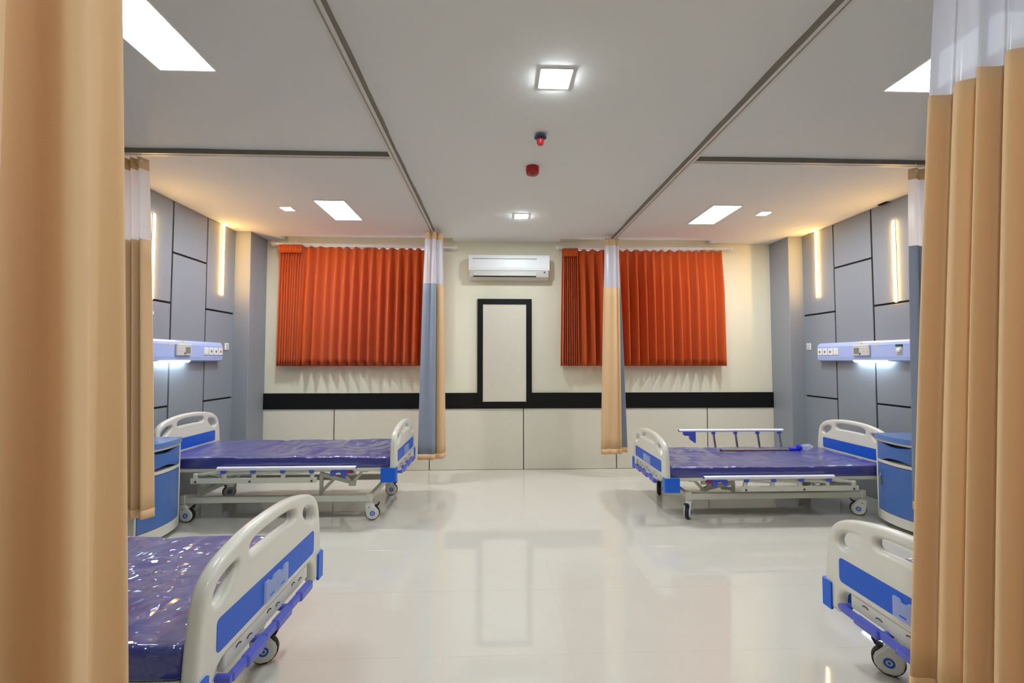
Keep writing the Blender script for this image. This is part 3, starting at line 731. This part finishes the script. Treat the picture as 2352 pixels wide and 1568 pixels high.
def make_bed(label, loc, rz, hb, rails, angs):
    L = 2.11
    t = thing('hospital_bed', label, 'hospital bed', loc, rz, 'hospital beds in the ward')
    def blades(name, x, dz):
        b = bpy.data.objects.new(name, BOARD); COL.objects.link(b); b.parent = t; b.location = (x, 0, hb+dz)
        for s in (-1, 1):      # blue inset on both faces
            a, c = s*0.022, s*0.0265
            build('inset_panel', prism(bmesh.new(), rrect(-0.372, 0.372, 0.150, 0.256, 0.018), 'x', min(a, c), max(a, c)), 'bed_blue', b)
        return b
    fb = blades('footboard', 0.025, 0.0); hd = blades('headboard', L-0.025, 0.075)
    # clear two-slot card pocket on the outside of the footboard
    pts = [(-0.088, 0.155), (-0.088, 0.232), (-0.062, 0.232), (-0.055, 0.219), (-0.030, 0.219), (-0.022, 0.232), (0.0, 0.232), (0.022, 0.232), (0.030, 0.219), (0.055, 0.219), (0.062, 0.232), (0.088, 0.232), (0.088, 0.155)]
    pk = build('card_pocket', prism(bmesh.new(), pts, 'x', -0.036, -0.0268), 'clear_plastic', fb)
    build('divider', bx((-0.037, -0.002, 0.156), (-0.0355, 0.002, 0.231)), 'clear_plastic', pk)
    for s in (-1, 1): build('pocket_notch', bx((-0.037, s*0.044-0.014, 0.168), (-0.0358, s*0.044+0.014, 0.174)), 'bed_blue', pk)
    # corner bumpers wrap round the posts
    for par, sx in ((fb, -1), (hd, 1)):
        for s in (-1, 1):
            bm = bmesh.new(); zz = -0.002 if par is fb else -0.002
            y1 = s*(HB+0.010); ya = s*0.418
            if sx < 0: pts = [(-0.034, ya), (-0.034, y1-s*0.012), (-0.022, y1), (0.098, y1), (0.098, y1-s*0.03), (-0.020, y1-s*0.03), (-0.022, ya)]
            else: pts = [(0.034, ya), (0.034, y1-s*0.012), (0.022, y1), (-0.06, y1), (-0.06, y1-s*0.03), (0.020, y1-s*0.03), (0.022, ya)]
            prism(bm, pts, 'z', zz, zz+0.122); build('bumper', bm, 'bumper_blue', par)
    # crank panel and three folding crank handles
    cp = build('crank_panel', bx((0.006, -0.318, hb+0.060), (0.030, 0.318, hb+0.122), 0.004), 'frame_white', t)
    for k, yc in enumerate((-0.205, 0.0, 0.205)):
        for s in (-1, 1):
            arc = [(0.0045, yc+s*0.034+0.017*math.cos(a), hb+0.088+s*0.006+0.012*math.sin(a)) for a in [math.radians(30+i*15) for i in range(9)]]
            build('arrow_mark', tube(bmesh.new(), arc, 0.0022, 5), 'dark_mark', cp)
        yh = yc+0.055
        bm = bmesh.new(); cyl(bm, (0.02, yh+0.075, hb+0.055), (-0.03, yh+0.075, hb+0.055), 0.013, 12); bar(bm, (-0.022, yh+0.072, hb+0.053), (-0.022, yh-0.10, hb+0.050), 0.024, 0.030, 0.006)
        ch = build('crank_handle', bm, 'crank_blue', t)
        bm = bmesh.new(); bar(bm, (-0.024, yh-0.128, hb+0.048), (-0.024, yh-0.005, hb+0.050), 0.032, 0.040, 0.009); build('grip', bm, 'crank_blue', ch)
    # deck: side tubes, cross slats
    zd = hb+0.088
    for s in (-1, 1): build('side_tube', bx((0.035, s*0.425-0.018, zd), (L-0.035, s*0.425+0.018, zd+0.030), 0.005), 'frame_white', t)
    for k in range(9):
        x = 0.10+k*(L-0.20)/8; build('slat', bx((x-0.025, -0.415, zd+0.005), (x+0.025, 0.415, zd+0.028), 0.003), 'frame_white', t)
    for s in (-1, 1): build('inner_tube', bx((0.05, s*0.25-0.015, zd-0.045), (L-0.10, s*0.25+0.015, zd-0.012), 0.004), 'frame_white', t)
    for x in (0.30, 0.95, 1.30, 1.75): build('hanger', bx((x-0.018, -0.30, zd-0.045), (x+0.018, 0.30, zd+0.006), 0.003), 'frame_white', t)
    # base: two long beams, cross beams, lifting arms
    for s in (-1, 1): build('base_beam', bx((0.225, s*0.365-0.020, 0.166), (1.885, s*0.365+0.020, 0.220), 0.004), 'frame_white', t)
    for x in (0.25, 1.86): build('cross_beam', bx((x-0.020, -0.35, 0.166), (x+0.020, 0.35, 0.216), 0.004), 'frame_white', t)
    for x in (0.25, 1.86):
        for s in (-1, 1): build('beam_end', bx((x-0.026 if x < 1 else x-0.020, s*0.365-0.024, 0.160), (x+0.020 if x < 1 else x+0.026, s*0.365+0.024, 0.236), 0.005), 'frame_white', t)
    zl = 0.215
    for x0, sg in ((0.42, 1), (1.50, 1)):
        for s in (-1, 1):
            y = s*0.30; piv = (x0+0.20*sg, y, zl+0.005)
            bm = bmesh.new(); top = hb+0.075
            bar(bm, (x0, y, top), (x0, y, top-0.055), 0.03, 0.05, 0.003)
            bar(bm, (x0-0.11, y, top+0.005), (x0-0.012, y, max(top-0.115, 0.235)), 0.022, 0.026, 0.003)
            bar(bm, (x0+0.12, y, top+0.005), (x0+0.012, y, max(top-0.115, 0.235)), 0.022, 0.026, 0.003)
            box(bm, (x0-0.03, y-0.016, max(top-0.150, 0.215)), (x0+0.03, y+0.016, max(top-0.105, 0.25)), 0.004)
            build('lift_bracket', bm, 'frame_white', t)
            bm = bmesh.new(); bar(bm, (x0+0.01, y*0.93, max(top-0.125, 0.232)), (x0+0.30, y*0.93, top-0.045), 0.022, 0.036, 0.003); bar(bm, (x0+0.285, y*0.93, top-0.04), (x0+0.285, y*0.93, 0.19), 0.024, 0.032, 0.003)
            bar(bm, (x0+0.285, y*0.93, 0.225), (x0+0.17, y*0.93, max(0.235, top-0.09)), 0.02, 0.03, 0.003)
            build('lift_arm', bm, 'frame_white', t)
    for (x, s), a in zip(((0.25, -1), (0.25, 1), (1.86, -1), (1.86, 1)), angs): caster(t, x, s*0.365, 0.168, a)
    for s, u in zip((-1, 1), rails): side_rail(t, hb, s, u)
    return t
def make_mattress(label, loc, rz, hb, seed, crumple):
    """soft block in clear film: rounded edges, section folds, small dents"""
    rnd = random.Random(seed); Lx, Wy, Tz = 2.005, 0.892, 0.098
    nx, ny, nz = 96, 42, 6; r = 0.022
    t = None; bm = bmesh.new()
    from mathutils import noise
    def P(u, v, w):
        x, y, z = (u-0.5)*Lx, (v-0.5)*Wy, w*Tz
        ix, iy, iz = max(-Lx/2+r, min(Lx/2-r, x)), max(-Wy/2+r, min(Wy/2-r, y)), max(r, min(Tz-r, z))
        d = Vector((x-ix, y-iy, z-iz))
        if d.length > 1e-9:
            d = d.normalized()*r; p = Vector((ix, iy, iz))+d
        else: p = Vector((x, y, z))
        top = max(0, (p.z-Tz*0.3)/(Tz*0.7))
        q = Vector((p.x*3.0+seed, p.y*3.0, p.z*4))
        dz = 0.010*noise.noise(q*0.9)*crumple+0.005*noise.noise(q*3.3)*crumple+0.0025*noise.noise(q*8.0)*crumple
        for fx in (-0.33, 0.30):
            dz -= 0.008*math.exp(-((p.x-fx-0.02*math.sin(p.y*6))/0.022)**2)
        p.z += dz*top
        p.y += (0.006*noise.noise(q*2.2+Vector((9, 3, 1))))*crumple*(1 if abs(p.y) > Wy*0.42 else 0)
        return p
    V = {}
    def vid(i, j, k):
        key = (i, j, k)
        if key not in V: V[key] = bm.verts.new(P(i/nx, j/ny, k/nz))
        return V[key]
    for i in range(nx):
        for j in range(ny):
            bm.faces.new((vid(i, j, nz), vid(i+1, j, nz), vid(i+1, j+1, nz), vid(i, j+1, nz)))
            bm.faces.new((vid(i, j, 0), vid(i, j+1, 0), vid(i+1, j+1, 0), vid(i+1, j, 0)))
    for i in range(nx):
        for k in range(nz):
            bm.faces.new((vid(i, 0, k), vid(i+1, 0, k), vid(i+1, 0, k+1), vid(i, 0, k+1)))
            bm.faces.new((vid(i, ny, k), vid(i, ny, k+1), vid(i+1, ny, k+1), vid(i+1, ny, k)))
    for j in range(ny):
        for k in range(nz):
            bm.faces.new((vid(0, j, k), vid(0, j, k+1), vid(0, j+1, k+1), vid(0, j+1, k)))
            bm.faces.new((vid(nx, j, k), vid(nx, j+1, k), vid(nx, j+1, k+1), vid(nx, j, k+1)))
    o = build('mattress', bm, 'mattress' if crumple > 0.9 else 'mattress_tight', None, True)
    o.location = loc; o.rotation_euler = (0, 0, rz)
    return tag(o, label, 'mattress', 'plastic-covered mattresses on the beds')
def place_bed(fx, yc, s, hb, blabel, mlabel, rails, angs, seed, crumple):
    rz = 0 if s > 0 else PI
    make_bed(blabel, (fx, yc, 0), rz, hb, rails, angs)
    make_mattress(mlabel, (fx+s*1.055, yc, hb+0.1175), rz, hb, seed, crumple)
place_bed(-0.880, 4.455, -1, 0.360, 'hospital bed with both side rails folded down, foot beside the grey-blue front curtain', 'purple-blue mattress on the folded-rail bed beside the grey-blue front curtain', (False, False), (0.15-PI, 0.2-PI, 0.6, PI), 1, 0.8)
place_bed(1.495, 4.405, 1, 0.258, 'lower hospital bed with one side rail raised and a steel pole lying on it', 'blue mattress with a steel pole lying on it', (False, True), (-2.21, -2.0, PI-0.55, PI), 2, 0.5)
place_bed(-0.870, 1.835, -1, 0.357, 'hospital bed with a shiny crinkled film on its mattress beside the big smooth curtain', 'purple mattress under shiny crinkled plastic film beside the big smooth curtain', (False, False), (0.35-PI, 3.6, 0.4, PI), 3, 1.0)
place_bed(1.560, 1.645, 1, 0.275, 'hospital bed mostly hidden behind the pleated beige curtain', 'mattress mostly hidden behind the pleated beige curtain', (False, False), (0.3, PI-0.65, PI, PI), 4, 1.0)

# ================================================================== BEDSIDE CABINETS
def cabinet(label, xb, yc, s):
    """s: direction of the front. back at xb"""
    t = thing('bedside_cabinet', label, 'cabinet', (xb, yc, 0), 0 if s > 0 else PI)
    w, dp, bow = 0.235, 0.462, 0.050
    def front(off=0.0, inset=0.0, n=14):
        ww = w-inset
        return [(dp+off+bow*(1-(y/w)**2), y) for y in [-ww+2*ww*k/n for k in range(n+1)]]
    def slab(name, z0, z1, m, off=0, inset=0, back=0.0, par=None, bev=0):
        bm = prism(bmesh.new(), [(back, -w+inset)]+front(off, inset)+[(back, w-inset)], 'z', z0, z1)
        return build(name, bm, m, par or t)
    slab('body', 0.060, 0.735, 'bed_white', off=-0.075)
    for sy in (-1, 1): build('stile', bx((0.05, min(sy*w, sy*(w-0.020)), 0.060), (dp+0.009, max(sy*w, sy*(w-0.020)), 0.735), 0.002), 'bed_white', t)
    slab('plinth', 0.045, 0.125, 'bed_white', off=0.004)
    slab('top', 0.735, 0.775, 'cab_top', off=0.016, inset=-0.008)
    slab('upper_rail', 0.715, 0.735, 'bed_white', off=0.004)
    # drawer front with a hollow cut into its upper and lower edge, open to the case behind
    n = 24; bm = bmesh.new(); R = []
    for k in range(n+1):
        y = -(w-0.020)+2*(w-0.020)*k/n; e = max(0.0, 1-(y/0.15)**2); xf = dp+0.004+bow*(1-(y/w)**2)
        z0, z1 = 0.562+0.030*e, 0.713-0.026*e
        R.append([bm.verts.new(p) for p in ((xf-0.022, y, z0), (xf, y, z0), (xf, y, z1), (xf-0.022, y, z1))])
    for a, b in zip(R[:-1], R[1:]):
        for k in range(4): bm.faces.new((a[k], a[(k+1) % 4], b[(k+1) % 4], b[k]))
    bm.faces.new(R[0][::-1]); bm.faces.new(R[-1]); bmesh.ops.recalc_face_normals(bm, faces=bm.faces[:])
    build('drawer', bm, 'cab_blue', t)
    slab('drawer_box', 0.561, 0.700, 'cab_blue', off=-0.074, inset=0.022, back=dp-0.20)
    slab('rail', 0.535, 0.560, 'bed_white', off=0.004)
    door = slab('door', 0.130, 0.530, 'cab_blue', off=0.004, inset=0.020, back=dp-0.06)
    ys = 0.18*s*(1)  # door handle on the side of the bed
    hy = -0.165 if s > 0 else -0.165
    xf = dp+0.006+bow*(1-(hy/w)**2)
    bm = bmesh.new(); pts = catmull([(xf-0.004, hy, 0.34), (xf+0.006, hy, 0.36), (xf+0.010, hy, 0.39), (xf+0.006, hy, 0.42), (xf-0.004, hy, 0.44)], 4); tube(bm, pts, 0.008, 8)
    build('handle', bm, 'screen_grey', door)
    for x in (0.06, dp-0.06):
        for y in (-0.18, 0.18):
            bm = bmesh.new(); cyl(bm, (x, y-0.010, 0.021), (x, y+0.010, 0.021), 0.021, 14); cyl(bm, (x, y, 0.02), (x, y, 0.05), 0.008, 8); build('caster', bm, 'rubber', t)
    return t
cabinet('blue bedside cabinet between the folded-rail bed and the net-topped beige curtain', XL+0.035, 3.665, 1)
cabinet('blue bedside cabinet with a grey door handle beside the raised-rail bed', XR-0.035, 3.655, -1)

# ================================================================== POLE LYING ON THE MATTRESS
mz = 0.258+0.1175+0.096
t = thing('drip_pole', 'thin steel pole with a bright blue clamp lying on a blue mattress', 'pole', (2.54, 4.61, mz))
t.rotation_euler = (0, 0, 0.01)
build('tube', cyl(bmesh.new(), (-0.20, 0, 0.014), (0.56, 0.0, 0.014), 0.011, 14), 'steel', t, True, 40)
build('end_cap', cyl(bmesh.new(), (-0.212, 0, 0.014), (-0.196, 0, 0.014), 0.0125, 12), 'dark_mark', t)
build('clamp', cyl(cyl(bmesh.new(), (0.53, 0, 0.018), (0.63, 0, 0.018), 0.017, 12), (0.60, -0.02, 0.018), (0.60, 0.03, 0.018), 0.012, 10), 'pole_blue', t, True, 40)
M = Matrix.Translation((0.62, 0, 0.034)) @ Matrix.Rotation(PI/2, 4, 'Y')
build('knob', lathe(bmesh.new(), [(0.014, -0.01), (0.030, 0.0), (0.034, 0.014), (0.030, 0.030), (0.012, 0.036), (0.0, 0.036)], 14, M), 'pole_blue', t, True, 40)
bm = bmesh.new(); rr = random.Random(2); bmesh.ops.create_icosphere(bm, subdivisions=2, radius=0.05, matrix=Matrix.Translation((0.72, 0.01, 0.035)) @ Matrix.Diagonal((1.3, 0.8, 0.7, 1)))
for v in bm.verts: v.co += Vector((rr.uniform(-1, 1), rr.uniform(-1, 1), rr.uniform(-0.5, 1)))*0.009
build('plastic_wrap', bm, 'clear_plastic', t)
